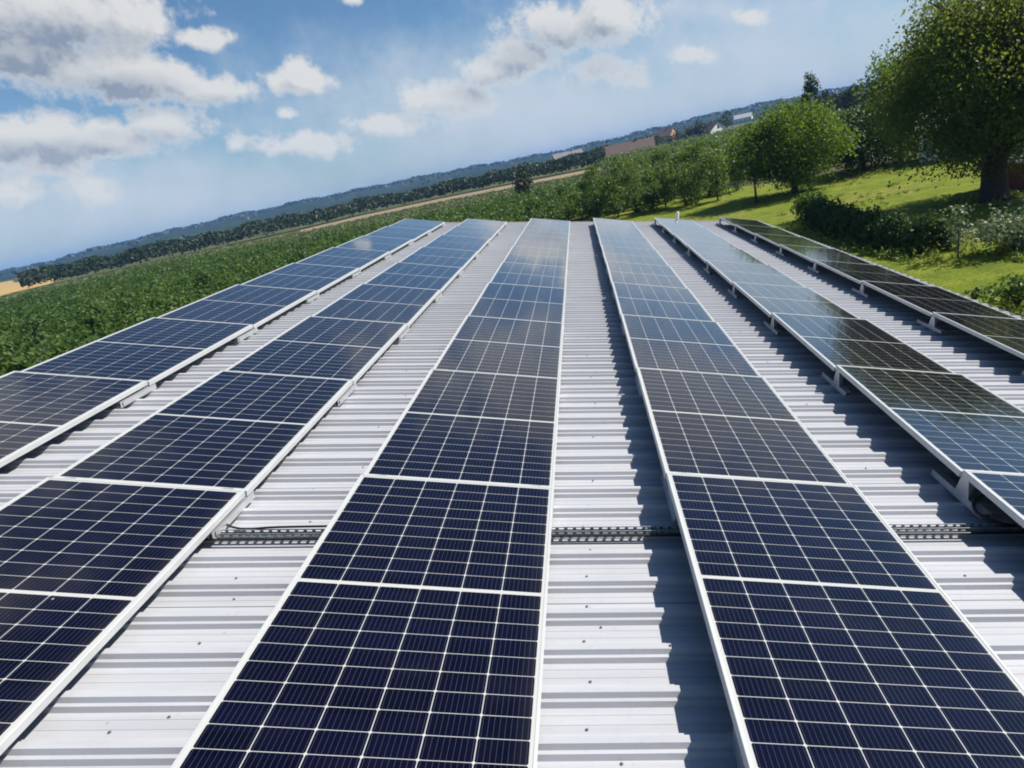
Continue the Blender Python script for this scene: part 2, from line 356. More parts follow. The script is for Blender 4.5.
# hills: rolling ridges round the north, rising a little above the eye
def hill_material():
    m, nt = mat('wooded_hills')
    pos = nt.n('ShaderNodeNewGeometry').outputs['Position']
    vor = nt.n('ShaderNodeSeparateColor', {0: nt.n('ShaderNodeTexVoronoi', {'Vector': pos, 'Scale': .006}).outputs['Color']}).outputs[0]
    nz = nt.noise(pos, .02, 6, .65)
    c = nt.mix(nt.ramp(nt.m('ADD', nt.m('MULTIPLY', nz, .7), nt.m('MULTIPLY', vor, .3)), .55, .85), (.018, .034, .018), (.060, .085, .036))
    finish(nt, principled(nt, c, .95, 0, .05)); return m
def hill_top(a):     # height of the crest by azimuth (degrees from +Y)
    xs = [-60, -44, -40, -35, -28, -20, -10, -4, 0, 6, 12, 18, 24, 32, 45, 70]
    hs = [4, 5, 10, 19, 24, 26, 22, 17, 15, 18, 26, 22, 16, 22, 26, 20]
    return float(np.interp(a, xs, hs)) + 1.8 * math.sin(a * 1.3) + 1.0 * math.sin(a * 3.7 + 1)
def hill_z(a, r_):
    t = min(1, max(0, (r_ - 420) / 1500)); t = t * t * (3 - 2 * t)
    return -3 + (hill_top(a) + 3) * t + (1.6 * math.sin(r_ * .011 + a * .4) * t)
hv = []; hf = []; As = np.arange(-75, 75.1, 1.0); Rs = [380, 450, 550, 680, 830, 1000, 1200, 1420, 1650, 1900, 2100]
for a in As:
    for r_ in Rs: hv.append((r_ * math.sin(R(a)), r_ * math.cos(R(a)), hill_z(a, r_)))
    hv.append((2600 * math.sin(R(a)), 2600 * math.cos(R(a)), -5))
nr = len(Rs) + 1
for i in range(len(As) - 1):
    for j in range(nr - 1): hf.append((i * nr + j, i * nr + j + 1, (i + 1) * nr + j + 1, (i + 1) * nr + j))
hm_ = MB().add(hv, hf).mesh('hills', hill_material(), True); tag(link('hills', hm_), kind='structure')

# woods on the hills, read as one mass
P = []
for _ in range(34000):
    a = rng.uniform(-58, 50); r_ = rng.choice([rng.uniform(1500, 1950), rng.uniform(520, 1500)], p=[.8, .2])
    k = math.sin(a * .9 + r_ * .006) + math.sin(r_ * .013 - a * 2.1) + .7 * math.sin(a * 4.3)
    if r_ < 1500 and k < 1.2: continue
    P.append((r_ * math.sin(R(a)), r_ * math.cos(R(a)), hill_z(a, r_) + rng.uniform(0, 4)))
P = np.array(P)
tag(link('hill_woods', quads_mesh('hill_woods', leaf_quads(P, 7., .0, .5, .8), L_HILL)), kind='stuff')

# the dark wood at the end of the field
P = []
pl = np.array(EDGE + [(11, 228)])
for i in range(len(pl) - 1):
    a_, b_ = pl[i], pl[i + 1]; L_ = np.linalg.norm(b_ - a_); n_ = int(L_ * 130)
    t = rng.uniform(0, 1, n_); dpt = rng.uniform(0, 22, n_) ** 1.0
    base_ = a_ + (b_ - a_) * t[:, None]; out = base_ / np.linalg.norm(base_, axis=1, keepdims=True)
    s_ = np.arange(n_)
    top = 4.4 + .25 * np.sin(base_[:, 0] * .22) + .2 * np.sin(base_[:, 0] * .61 + 1) + .25 * np.sin(base_[:, 1] * .9)
    q = base_ + out * dpt[:, None]
    P.append(np.column_stack([q, rng.uniform(.1, 1, n_) ** .6 * top * np.clip(.75 + dpt / 10, 0, 1.25)]))
P = np.concatenate(P)
tag(link('field_wood', quads_mesh('field_wood', leaf_quads(P, .95, 0, .2, .7), L_WOOD)), kind='stuff')

# ------------------------------------------------------------------ field rows
RD = np.array([.80, .60]); RN = np.array([-.60, .80])              # direction of the shrub rows
def inside(px, py, poly):
    c_ = False; j = len(poly) - 1
    for i in range(len(poly)):
        xi, yi = poly[i]; xj, yj = poly[j]
        if (yi > py) != (yj > py) and px < (xj - xi) * (py - yi) / (yj - yi) + xi: c_ = not c_
        j = i
    return c_
def rows(poly, pitch, step, rd=RD, jit=.25):
    rn = np.array([-rd[1], rd[0]]); pts = []
    A = np.array(poly); u = A @ rd; v = A @ rn
    for vv in np.arange(v.min(), v.max(), pitch):
        for uu in np.arange(u.min(), u.max(), step):
            q = rd * (uu + rng.normal() * jit) + rn * (vv + rng.normal() * jit * .35)
            if inside(q[0], q[1], poly): pts.append(q)
    return np.array(pts)
def bush_points(n, rx, h):
    """points through a shrub: denser towards the outside, several stems' worth of clumps"""
    k = 9; cc = np.column_stack([rng.normal(0, rx * .45, k), rng.normal(0, rx * .45, k), rng.uniform(.45, .92, k) * h])
    p = cc[rng.integers(0, k, n)] + rng.normal(size=(n, 3)) * np.array([rx * .3, rx * .3, h * .16])
    p[:, 2] = np.clip(p[:, 2], .05, None); return p
SHRUBS = [(-13.5, 14), (-40, 8), (-66, 40), (-120, 112), (-84, 134), (-50, 110), (-24, 100), (-6, 104), (5, 98), (6, 64), (1, 55), (-6, 48), (-6.5, 36), (-10, 26)]
pts = rows(SHRUBS, 3.1, 1.15)
def on_edge(x, y):       # the mown, weedy strip along the barn is free of shrubs
    t_ = (x + 42) / 27; return -.2 < t_ < 1.1 and abs(y - (37 + 13 * math.sin(t_ * 2.2))) < 2.6
pts = np.array([p for p in pts if not on_edge(p[0], p[1]) and random.random() > .07])
cxy = np.array([CAMR.x, CAMR.y])
d_ = np.linalg.norm(pts - cxy, axis=1)
# those the roof hides from the photograph are too low to show: keep the ones seen over the panels
vis = []
Mcam = cm.inverted()
def pix(p):
    q = Mcam @ Vector(p); 
    return (512 + 67.4 + 633.07 * q.x / -q.z, 384 - 633.07 * q.y / -q.z)
for p in pts:
    x_, y_ = pix((p[0], p[1], 1.4)); lim = 222 if x_ > 400 else 222 + (400 - x_) * .392
    vis.append(-8 < x_ < 1030 and y_ < lim + 22)
vis = np.array(vis)
o_ = np.argsort(d_); near = [i for i in o_ if vis[i]][:290]; nearset = set(near)
VAR = []
for k in range(5):
    VAR.append(quads_mesh('shrub', leaf_quads(bush_points(460, .8, 1.5 + .14 * k), .24, .1, .1, .6), L_BUSH))
for i in near:
    o = link('shrub', VAR[random.randrange(5)]); o.location = (pts[i][0], pts[i][1], 0); o.rotation_euler = (0, 0, random.uniform(0, 6.28)); s_ = random.uniform(.7, 1.3); o.scale = (s_, s_, s_ * random.uniform(.8, 1.15))
    tag(o, 'bushy dark green field shrub in the planted rows beside the left edge of the roof', 'shrub', 'green shrubs in rows left of the roof')
rest_ = [p for i, p in enumerate(pts) if i not in nearset]
Q = []
for p in rest_:
    q = bush_points(150, .8, 1.6 * rng.uniform(.75, 1.3)); q[:, :2] += p; Q.append(q)
tag(link('field_shrubs', quads_mesh('field_shrubs', leaf_quads(np.concatenate(Q), .34, .1, .1, .62), L_BUSH)), kind='stuff')
# paler low crop between the shrubs and the wood
CROP = [(-176, 176), (-120, 115), (-84, 137), (-50, 113), (-24, 103), (-6, 107), (6, 101), (6.6, 174), (-15.7, 185), (-42, 198), (-66, 195), (-82, 187), (-98, 190), (-106, 205), (-126.7, 202), (-148.8, 193), (-171, 183)]
pc = rows(CROP, 2.2, 1.1)
Q = []
for p in pc:
    q = np.column_stack([rng.normal(0, .5, (9, 2)) + p, rng.uniform(.05, .4, 9)]); Q.append(q)
tag(link('low_crop', quads_mesh('low_crop', leaf_quads(np.concatenate(Q), .7, .0, .3, .7), L_CROP)), kind='stuff')
# taller orchard rows on the right, up to the houses
ORCH = [(7, 66), (2.5, 59), (4, 55), (11.8, 53.5), (18, 60), (26, 58), (44, 66), (75, 120), (110, 190), (70, 285), (34, 262), (12, 226), (8, 214), (7, 110)]
po = rows(ORCH, 4.2, 1.7, np.array([.55, .835]), .35)
Q = []
for p in po:
    dd = np.linalg.norm(p - cxy); n_ = 240 if dd < 72 else 80 if dd < 120 else 34
    q = bush_points(n_, .9, 2.3 * rng.uniform(.75, 1.25)); q[:, :2] += p; Q.append(q)
tag(link('orchard_rows', quads_mesh('orchard_rows', leaf_quads(np.concatenate(Q), np.concatenate([np.full(len(q), .3 if len(q) == 240 else .6) for q in Q]), .1, .1, .65), L_ORCH)), kind='stuff')

# ------------------------------------------------------------------ trees
def make_tree(name, loc, H, rx, base, trunk_r, nclump, nleaf, size, lm, label, cat='tree', group=None, droop=.25, lean=(0, 0), topw=.75, clump=.16, limbs=9, hole=.0, trunk_h=None):
    root = empty(name, (loc[0], loc[1], 0)); tag(root, label, cat, group)
    tb = MB(); th = trunk_h or base + (H - base) * .55
    spine = [(lean[0] * t * t, lean[1] * t * t, th * t) for t in (0, .03, .2, .45, .7, 1)]
    tb.tube(spine, [trunk_r * 1.55, trunk_r * 1.15, trunk_r * .9, trunk_r * .7, trunk_r * .45, trunk_r * .15], 10)
    C_ = []
    tries = 0
    while len(C_) < nclump and tries < nclump * 20:
        tries += 1
        v = rng.normal(size=3); v /= np.linalg.norm(v); rad = rng.uniform(.25, 1) ** .55
        u = v * rad; zz = (u[2] + 1) / 2
        wd = math.sin(math.pi * min(1, max(.02, zz * topw + (1 - topw) * .5 + .12))) ** .5
        lump = 1 + .22 * math.sin(3 * math.atan2(v[1], v[0]) + 4 * v[2] + loc[0]) + .12 * math.sin(7 * math.atan2(v[1], v[0]) - 5 * v[2])
        p = np.array([u[0] * rx * lump, u[1] * rx * lump, base + (H - base) * zz * (.9 + .1 * lump)])
        p[:2] += np.array(lean) * zz
        if hole and math.sin(p[0] * 1.9 + 1) + math.sin(p[1] * 2.3) + math.sin(p[2] * 2.1 + 2) > 3 - hole: continue
        C_.append(p)
    C_ = np.array(C_)
    for i in range(limbs):
        t = C_[rng.integers(0, len(C_))]; z0 = max(base * .7, min(th * .95, t[2] * rng.uniform(.35, .7)))
        k = z0 / th; s0 = Vector((lean[0] * k * k, lean[1] * k * k, z0)); e = Vector(t)
        mid = s0.lerp(e, .5) + Vector((0, 0, .12 * (e - s0).length))
        tb.tube([s0, mid, e], [trunk_r * .42 * (1 - k * .5), trunk_r * .22, trunk_r * .05], 6)
    tb.build('trunk', M_BARK, root, True)
    P = C_[rng.integers(0, len(C_), nleaf)] + np.clip(rng.normal(size=(nleaf, 3)), -1.7, 1.7) * np.array([1, 1, .75]) * clump * rx
    P[:, 2] -= np.minimum(np.abs(rng.normal(size=nleaf)), 1.8) * droop * clump * rx * 2
    P[:, 2] = np.clip(P[:, 2], base * .55, None)
    link('crown', quads_mesh('crown', leaf_quads(P, size, droop, 0, .55), lm), root)
    return root
make_tree('walnut_tree', (20.1, 28.3), 10.4, 4.9, 2.1, .55, 480, 95000, .165, L_BIG, 'huge dark spreading tree with a thick trunk at the right edge of the lawn', droop=.6, lean=(.9, .2), topw=.9, clump=.115, limbs=26, hole=.3)
make_tree('cherry_tree', (16.5, 46.3), 6.4, 3.2, 1.1, .22, 150, 30000, .21, L_MID, 'round bright green tree on the lawn behind the far corner of the roof', clump=.18, limbs=12, hole=.3, topw=.7)
make_tree('young_tree', (13.3, 45.2), 4.6, 1.3, 1.6, .09, 30, 2600, .2, L_MID, 'slim young tree on a thin bare trunk just left of the round green tree', clump=.24, limbs=6)
make_tree('bushy_tree', (23.4, 50.6), 5.2, 2.7, .2, .15, 70, 9000, .22, L_DARK, 'dark low bushy tree across the lawn between the round tree and the huge tree', clump=.2, limbs=6)
make_tree('bushy_tree', (27.5, 53), 9.2, 2.9, .5, .2, 80, 9500, .25, L_MID, 'light green tree standing behind the left side of the huge dark tree', clump=.19, limbs=8)
make_tree('tall_tree', (41.5, 113), 10.6, 1.5, 2.0, .18, 40, 2600, .38, L_DARK, 'tall slender tree rising alone above the orchard skyline', clump=.26, limbs=8)
make_tree('field_tree', (-9.9, 121), 5.6, 1.5, .3, .15, 40, 1800, .42, L_DARK, 'lone dark upright tree standing in the field behind the roof', clump=.25, limbs=4)
YT = [(1.9, 56), (3.6, 54), (5.3, 55.5), (6.6, 53), (7.9, 55), (9.3, 52.6), (10.6, 54), (11.8, 51.5), (4.4, 59), (8.6, 59), (12.2, 57), (6.2, 61.5), (14.6, 56), (2.6, 61), (10.6, 61)]
for i, (x, y) in enumerate(YT):
    make_tree('young_orchard_tree', (x, y), rng.uniform(3.6, 5.4), rng.uniform(.8, 1.3), .15, .07, 30, 1900, .22, L_ORCH if i % 3 else L_BUSH, 'slender leafy young tree in the thicket behind the far end of the roof', 'tree', 'young trees behind the far roof edge', clump=.27, limbs=5)
for i in range(16):
    t = i / 15
    make_tree('conifer', (74 + 6 * t + rng.normal() * 1.2, 204 - 28 * t + rng.normal()), rng.uniform(7, 9), rng.uniform(1.7, 2.2), .3, .16, 26, 420, .9, L_DARK, 'dark tree in the straight row along the skyline beyond the orchard', 'tree', 'dark skyline tree row', clump=.28, limbs=2, topw=.5)
for (x, y, h_, r_) in ((57, 296, 9, 3), (52, 300, 7, 3), (70, 318, 9, 2.4), (46, 300, 6, 3.4), (28, 262, 6.5, 3), (14, 258, 7, 3.5), (26, 260, 7, 3), (90, 390, 12, 3.5), (40, 330, 7, 3), (36, 300, 5, 3)):
    make_tree('farm_tree', (x, y), h_, r_, .4, .2, 26, 600, .95, L_DARK, 'dark green tree growing among the distant farmhouses', 'tree', 'trees among the distant houses', clump=.28, limbs=2)

# shrubs on the lawn, hedge, post
def lawn_shrub(name, x, y, rx, h, n, size, lm, label, cat='shrub'):
    root = empty(name, (x, y, 0)); tag(root, label, cat)
    sb = MB()
    for i in range(5):
        a = i * 1.26 + .4; sb.tube([(0, 0, 0), (math.cos(a) * rx * .3, math.sin(a) * rx * .3, h * .45), (math.cos(a) * rx * .55, math.sin(a) * rx * .55, h * .8)], [.03, .02, .008], 5)
    sb.build('stem', M_BARK, root)
    link('foliage', quads_mesh('foliage', leaf_quads(bush_points(n, rx, h), size, .1, 0, .55), lm), root)
    return root
HEDGE = [(12.6, 31.0), (12.6, 28.5), (12.4, 26.2), (12.6, 24), (12.9, 22), (13.3, 20.4)]
hroot = empty('hedge', (12.6, 25.5, 0)); tag(hroot, 'long dark hedge running across the lawn beside the right panel row', 'hedge')
hp = np.array(HEDGE); n_ = 22000; t = rng.uniform(0, len(hp) - 1.001, n_); i_ = t.astype(int); fr = (t - i_)[:, None]
q = hp[i_] * (1 - fr) + hp[i_ + 1] * fr
ang = rng.uniform(0, math.pi, n_); rad = rng.uniform(.3, 1, n_) ** .5; hh = 1.15 + .2 * np.sin(t * 7) + .16 * np.sin(t * 17 + 1) + .1 * np.sin(t * 41)
P = np.column_stack([q[:, 0] + np.cos(ang) * rad * (.75 + .15 * np.sin(t * 14)), q[:, 1] + rng.normal(0, .15, n_), np.abs(np.sin(ang)) ** .7 * rad * hh + rng.normal(0, .06, n_)])
P[:, 2] = np.clip(P[:, 2], .03, None)
link('foliage', quads_mesh('foliage', leaf_quads(P - np.array([12.6, 25.5, 0]), .16, .0, 0, .55), L_HEDGE), hroot)
sb = MB()
for k in range(20):
    tt = k * 5 / 20; a_ = hp[int(tt)] * (1 - tt % 1) + hp[int(tt) + 1] * (tt % 1); a_ = a_ - np.array([12.6, 25.5])
    sb.tube([(a_[0], a_[1], 0), (a_[0] + .1, a_[1], .6), (a_[0] - .1, a_[1] + .1, 1.1)], [.03, .02, .01], 5)
sb.build('stem', M_BARK, hroot)
lawn_shrub('shrub', 13.0, 33.4, .95, 1.25, 2200, .17, L_BUSH, 'small round green shrub at the far end of the long hedge')
lawn_shrub('shrub', 14.75, 18.3, .95, 1.15, 3000, .15, L_GREY, 'large pale silvery shrub on the lawn right of the sapling')
lawn_shrub('shrub', 16.4, 19.6, .8, .9, 1800, .15, L_BUSH, 'green shrub at the right edge behind the silvery shrub')
lawn_shrub('shrub', 11.5, 13.2, .55, .75, 900, .12, L_BUSH, 'small dark shrub beside the right panel row near the photo edge')
lawn_shrub('shrub', 11.05, 14.3, .2, .3, 160, .09, L_DARK, 'tiny dark plant on the lawn just above the right panel row')
rt = empty('sapling', (13.3, 19.15, 0)); tag(rt, 'thin sapling with sparse pale leaves between the hedge and the silvery shrub', 'sapling')
sb = MB().tube([(0, 0, 0), (.03, 0, .8), (-.02, .02, 1.75)], [.03, .022, .006], 6)
for a in range(7):
    sb.tube([(0, 0, .6 + a * .15), (.28 * math.cos(a * 2.1), .28 * math.sin(a * 2.1), .85 + a * .16)], [.012, .004], 4)
sb.build('trunk', M_BARK, rt)
link('crown', quads_mesh('crown', leaf_quads(np.column_stack([rng.normal(0, .2, (230, 2)), rng.uniform(.55, 1.8, 230)]), .13, .1, 0, .55), L_GREY), rt)
pr_ = empty('fence_post', (14.2, 34.6, 0)); tag(pr_, 'short weathered wooden post standing behind the hedge', 'post')
MB().tube([(0, 0, 0), (.01, 0, .6), (0, .01, 1.15)], [.075, .07, .065], 9).build('post', M_POST, pr_)
MB().tube([(0, .01, 1.15), (0, .01, 1.2)], [.08, .03], 9).build('post_cap', M_POST, pr_)

# rough grass and weeds: round the hedge, the trunks and along the field edge left of the barn
W = []
def weeds(x, y, r_, n, h):
    for _ in range(n):
        a_ = random.uniform(0, 6.28); d = r_ * math.sqrt(random.random()); c_ = (x + d * math.cos(a_), y + d * math.sin(a_))
        W.append(np.column_stack([rng.normal(c_[0], .09, 14), rng.normal(c_[1], .09, 14), np.abs(rng.normal(0, h * .5, 14)) + .02]))
for (x, y) in HEDGE: weeds(x - .5, y, 1.3, 45, .3)
for (x, y, r_) in ((20.1, 28.3, 2.2), (16.5, 46.3, 1.4), (13.3, 45.2, 1.0), (14.75, 18.3, 1.3), (16.4, 19.6, 1.2), (23.4, 50.6, 3.5), (14.2, 34.6, .8), (11.5, 13.2, .8), (27, 47, 4), (22, 48.5, 3)): weeds(x, y, r_, int(30 * r_), .22)
for _ in range(60): weeds(rng.uniform(9, 28), rng.uniform(10, 48), .8, 4, .09)
for _ in range(260):
    t_ = random.random(); weeds(-42 + 27 * t_ + rng.normal() * 1.6, 37 + 13 * math.sin(t_ * 2.2) + rng.normal() * 1.6, 1.2, 5, .45)
W = np.concatenate(W)
tag(link('weeds', quads_mesh('weeds', leaf_quads(W, .16, -.1, 0, .35), leafmat('weed_leaves', (.10, .15, .02), (.20, .25, .04), (.28, .36, .04), (.22, .22, .05), .35, .5))), kind='stuff')

# garden shed wall and pale outbuilding behind the big tree
sh = empty('brick_shed', (22.6, 30.4, 0), (0, 0, R(-32))); tag(sh, 'low dark red brick shed beside the trunk of the huge tree', 'shed')
MB().box(-1.6, 3.4, -1, 1, 0, 1.25).build('wall', M_BRICK, sh)
MB().prism([(-1.2, 1.253), (1.2, 1.253), (1.2, 1.31), (0, 1.62), (-1.2, 1.31)], 'x', -1.75, 3.55).build('roof', M_GREYR, sh)
d = MB().box(.6, 1.4, -1.04, -1.003, .02, 1.15).build('door', M_POST, sh); MB().box(1.28, 1.33, -1.07, -1.042, .55, .67).build('handle', M_ZINC, d)
ob = empty('outbuilding', (33, 47, 0), (0, 0, R(-33))); tag(ob, 'pale white outbuilding glimpsed through the foliage behind the huge tree', 'outbuilding')
MB().box(-6, 7, -2.5, 2.5, 0, 2.5).build('wall', M_WHITE, ob)
MB().prism([(-2.8, 2.503), (2.8, 2.503), (0, 3.6)], 'x', -6.3, 7.3).build('roof', M_GREYR, ob)
for x in (-4.5, -1.5, 1.5, 4.5):
    wdw = MB().box(x - .5, x + .5, -2.53, -2.503, 1.0, 2.0).build('window', M_WIN, ob); MB().box(x - .58, x + .58, -2.56, -2.503, .92, .98).build('sill', M_STONE, wdw)
for i, (x, y, s_) in enumerate(((19.6, 26.3, .13), (20.3, 26.4, .16), (18.2, 27.3, .12))):
    bm = bmesh.new(); bmesh.ops.create_icosphere(bm, subdivisions=2, radius=s_)
    for v in bm.verts: v.co *= random.uniform(.8, 1.15); v.co.z *= .6
    me = bpy.data.meshes.new('stone'); bm.to_mesh(me); bm.free(); me.materials.append(M_STONE)
    o = link('stone', me); o.location = (x, y, s_ * .35); tag(o, 'pale rounded stone on the lawn at the foot of the huge tree', 'stone', 'stones under the huge tree')

# ------------------------------------------------------------------ distant houses
def house(name, loc, rz, w, d_, hw, hr, wallm, roofm, label, ov=.5, gable=True, wins=3, chim=True):
    rt = empty(name, loc, (0, 0, rz)); tag(rt, label, 'house')
    MB().prism([(-d_ / 2, 0), (d_ / 2, 0), (d_ / 2, hw), (0, hw + hr * .97), (-d_ / 2, hw)], 'x', -w / 2, w / 2).build('wall', wallm, rt)
    k = hr / (d_ / 2)
    rf = MB().prism([(-d_ / 2 - ov, hw - ov * k + .02), (0, hw + hr + .02), (d_ / 2 + ov, hw - ov * k + .02), (d_ / 2 + ov, hw - ov * k + .25), (0, hw + hr + .28), (-d_ / 2 - ov, hw - ov * k + .25)], 'x', -w / 2 - ov, w / 2 + ov).build('roof', roofm, rt)
    if chim: MB().box(w * .15, w * .15 + .7, -.35, .35, hw + hr * .8, hw + hr + 1).build('chimney', M_BRICK, rf)
    for i in range(wins):
        x = -w / 2 + w * (i + .5) / wins
        f_ = MB().box(x - .6, x + .6, -d_ / 2 - .05, -d_ / 2 - .003, hw * .4, hw * .4 + 1.2).build('window', M_WIN, rt)
        MB().box(x - .7, x + .7, -d_ / 2 - .12, -d_ / 2 - .003, hw * .4 - .12, hw * .4 - .01).build('sill', M_WHITE, f_)
    for sx in (-1, 1):
        f_ = MB().box(min(sx * (w / 2 + .003), sx * (w / 2 + .05)), max(sx * (w / 2 + .003), sx * (w / 2 + .05)), -.6, .6, hw + .2, hw + 1.3).build('window', M_WIN, rt)
    return rt
house('farmhouse', (20.5, 246, 0), R(-6), 19, 10, 2.2, 3.4, M_BRICK, M_TILE, 'long low distant farm building with a weathered dull red roof', wins=5)
house('farmhouse', (66, 470, 0), R(-40), 12, 10, 4.5, 4.5, simple('orange_render', (.45, .28, .16), .9, 0, .06, 2), M_TILEO, 'small distant house with an orange roof between dark trees')
house('farmhouse', (64, 312, 0), R(-58), 12, 10, 3.2, 3.2, M_WHITE, M_TILED, 'distant white gabled house with a dark roof above the orchard')
house('farmhouse', (200, 790, 0), R(-20), 20, 12, 5, 4, M_WHITE, M_STONE, 'distant pale white farm hall near the skyline', wins=4, chim=False)
house('farmhouse', (-4, 462, 0), R(10), 20, 13, 2.6, 5.0, M_CREAM, M_GREYR, 'faint distant house with a broad grey brown roof behind the field wood')

# ------------------------------------------------------------------ the barn under the panels
XR, XE, Y0, Y1 = -4.38, 5.66, -8.0, 15.03        # ridge, eave, near and far end
barn = empty('barn', (0, 3.4, 0)); tag(barn, 'barn with a white ribbed metal roof that carries the six panel rows', 'barn')
PITCH = .207
def profile():
    # one rib: a trapezoid with a stepped flank, then a pan with two fine creases; phase set from the photograph
    seg = [(0, 0), (.040, 0), (.041, .0015), (.044, .0015), (.045, 0), (.080, 0), (.081, .0015), (.084, .0015), (.085, 0), (.112, 0),
           (.1215, .0195), (.1355, .0205), (.145, .039), (.173, .039), (.1825, .0205), (.1965, .0195)]
    pr = []; y = math.floor(Y0 / PITCH) * PITCH
    while y < Y1 - PITCH:
        pr += [(y + a, b) for a, b in seg]; y += PITCH
    return pr + [(Y1 - .002, 0)]
prf = profile()
def roof_sheet(name, xa, xb, flip=1):
    vs = []; fs = []
    xs = [xa, xb]
    for (yy, zz) in prf:
        for x in xs:
            if flip > 0: vs.append(RW(x, yy, zz) - Vector((0, 3.4, 0)))
            else:
                p = RW(2 * XR - x, yy, zz); rdg = RW(XR, yy, 0); vs.append(Vector((2 * rdg.x - p.x, p.y, p.z)) - Vector((0, 3.4, 0)))
    for i in range(len(prf) - 1): fs.append((2 * i, 2 * i + 1, 2 * i + 3, 2 * i + 2))
    me = bpy.data.meshes.new(name); me.from_pydata(vs, [], fs); me.materials.append(M_ROOF)
    bm = bmesh.new(); bm.from_mesh(me); bmesh.ops.recalc_face_normals(bm, faces=bm.faces)
    if sum(f.normal.z for f in bm.faces) < 0: bmesh.ops.reverse_faces(bm, faces=bm.faces)
    bm.to_mesh(me); bm.free()
    return link(name, me, barn)
rs = roof_sheet('roof', XR, XE); roof_sheet('roof', XR - 6.0, XR, -1)
OFF = Vector((0, 3.4, 0))
def rbox(mb, x0, x1, y0, y1, z0, z1):     # a box in roof coordinates, relative to the barn
    vs = [RW(x, y, z) - OFF for z in (z0, z1) for y in (y0, y1) for x in (x0, x1)]
    return mb.add(vs, [(0, 2, 3, 1), (4, 5, 7, 6), (0, 1, 5, 4), (2, 6, 7, 3), (0, 4, 6, 2), (1, 3, 7, 5)])
mb = MB(); rbox(mb, XR + .01, XR + .16, Y0, Y1, .037, .041); mb.build('ridge_cap', M_ROOF, barn)
mb = MB(); rbox(mb, XR, XE, Y1, Y1 + .045, -.06, .042); mb.build('verge_trim', simple('beige_trim', (.52, .46, .38), .5), barn)
e0 = RW(XE, 0, 0)
gp = [(e0.x - .01, e0.z - .03), (e0.x + .005, e0.z - .10), (e0.x + .05, e0.z - .13), (e0.x + .10, e0.z - .10), (e0.x + .115, e0.z - .03), (e0.x + .105, e0.z - .03), (e0.x + .09, e0.z - .09), (e0.x + .05, e0.z - .115), (e0.x + .015, e0.z - .09), (e0.x, e0.z - .03)]
MB().prism(gp, 'y', Y0 - 3.4, Y1 - 3.4).build('gutter', M_ZINC, barn)
rdg = RW(XR, 0, 0); xl = 2 * rdg.x - RW(2 * XR - (XR - 5.8), 0, 0).x
xw0, xw1 = rdg.x - 5.6, e0.x - .25
zl = rdg.z - (rdg.x - xw0) * math.tan(SLOPE) - .05; zr = rdg.z - (xw1 - rdg.x) * math.tan(SLOPE) - .05
for yw in (Y0 + .2, Y1 - .3):
    MB().prism([(xw0, 0), (xw1, 0), (xw1, zr), (rdg.x, rdg.z - .05), (xw0, zl)], 'y', yw - .1 - 3.4, yw + .1 - 3.4).build('wall', M_WALLB, barn)
MB().box(xw1 - .2, xw1, Y0 + .31 - 3.4, Y1 - .41 - 3.4, 0, zr).build('wall', M_WALLB, barn)
MB().box(xw0, xw0 + .2, Y0 + .31 - 3.4, Y1 - .41 - 3.4, 0, zl).build('wall', M_WALLB, barn)
# screws on the roof sheet
bm = bmesh.new(); bmesh.ops.create_cone(bm, cap_ends=True, segments=8, radius1=.0085, radius2=.0085, depth=.003)
bmesh.ops.create_cone(bm, cap_ends=True, segments=6, radius1=.005, radius2=.004, depth=.006, matrix=Matrix.Translation((0, 0, .0045)))
SCR = bpy.data.meshes.new('screw'); bm.to_mesh(SCR); bm.free(); SCR.materials.append(M_SCREW)
ks = 0; base_y = math.floor(Y0 / PITCH) * PITCH
spots = []
for i in range(0, 30):
    yb = base_y + (i + 28) * PITCH
    spots.append((.545 + random.uniform(-.02, .02), yb + .022, 0))
    if i % 3 == 0: spots.append((.62 + random.uniform(-.03, .03), yb + .10, 0))
    if i % 4 == 1: spots.append((.86, yb + .159, .039))
    if i % 2 == 0: spots.append((-1.05 + random.uniform(-.1, .1), yb + .03, 0))
    if i % 3 == 1: spots.append((-.93 + random.uniform(-.1, .1), yb + .09, 0))
    if i % 5 == 2: spots.append((2.25, yb + .159, .039))
for (x, y, z) in spots[:98]:
    o = link('screw', SCR, rs); o.location = RW(x, y, z + .0015) - OFF; o.rotation_euler = (0, SLOPE, 0); o.scale = (.7, .7, .7)
vp = empty('vent_pipe', RW(3.32, 14.85, 0), (0, SLOPE, 0)); tag(vp, 'small white capped pipe at the far roof edge behind the fifth panel row', 'pipe')
MB().tube([(0, 0, 0), (0, 0, .12)], [.035, .035], 10).build('base', M_BLACK, vp)
MB().tube([(0, 0, .12), (0, 0, .28), (0, 0, .32)], [.045, .042, .02], 10).build('cap', M_WHITE, vp)

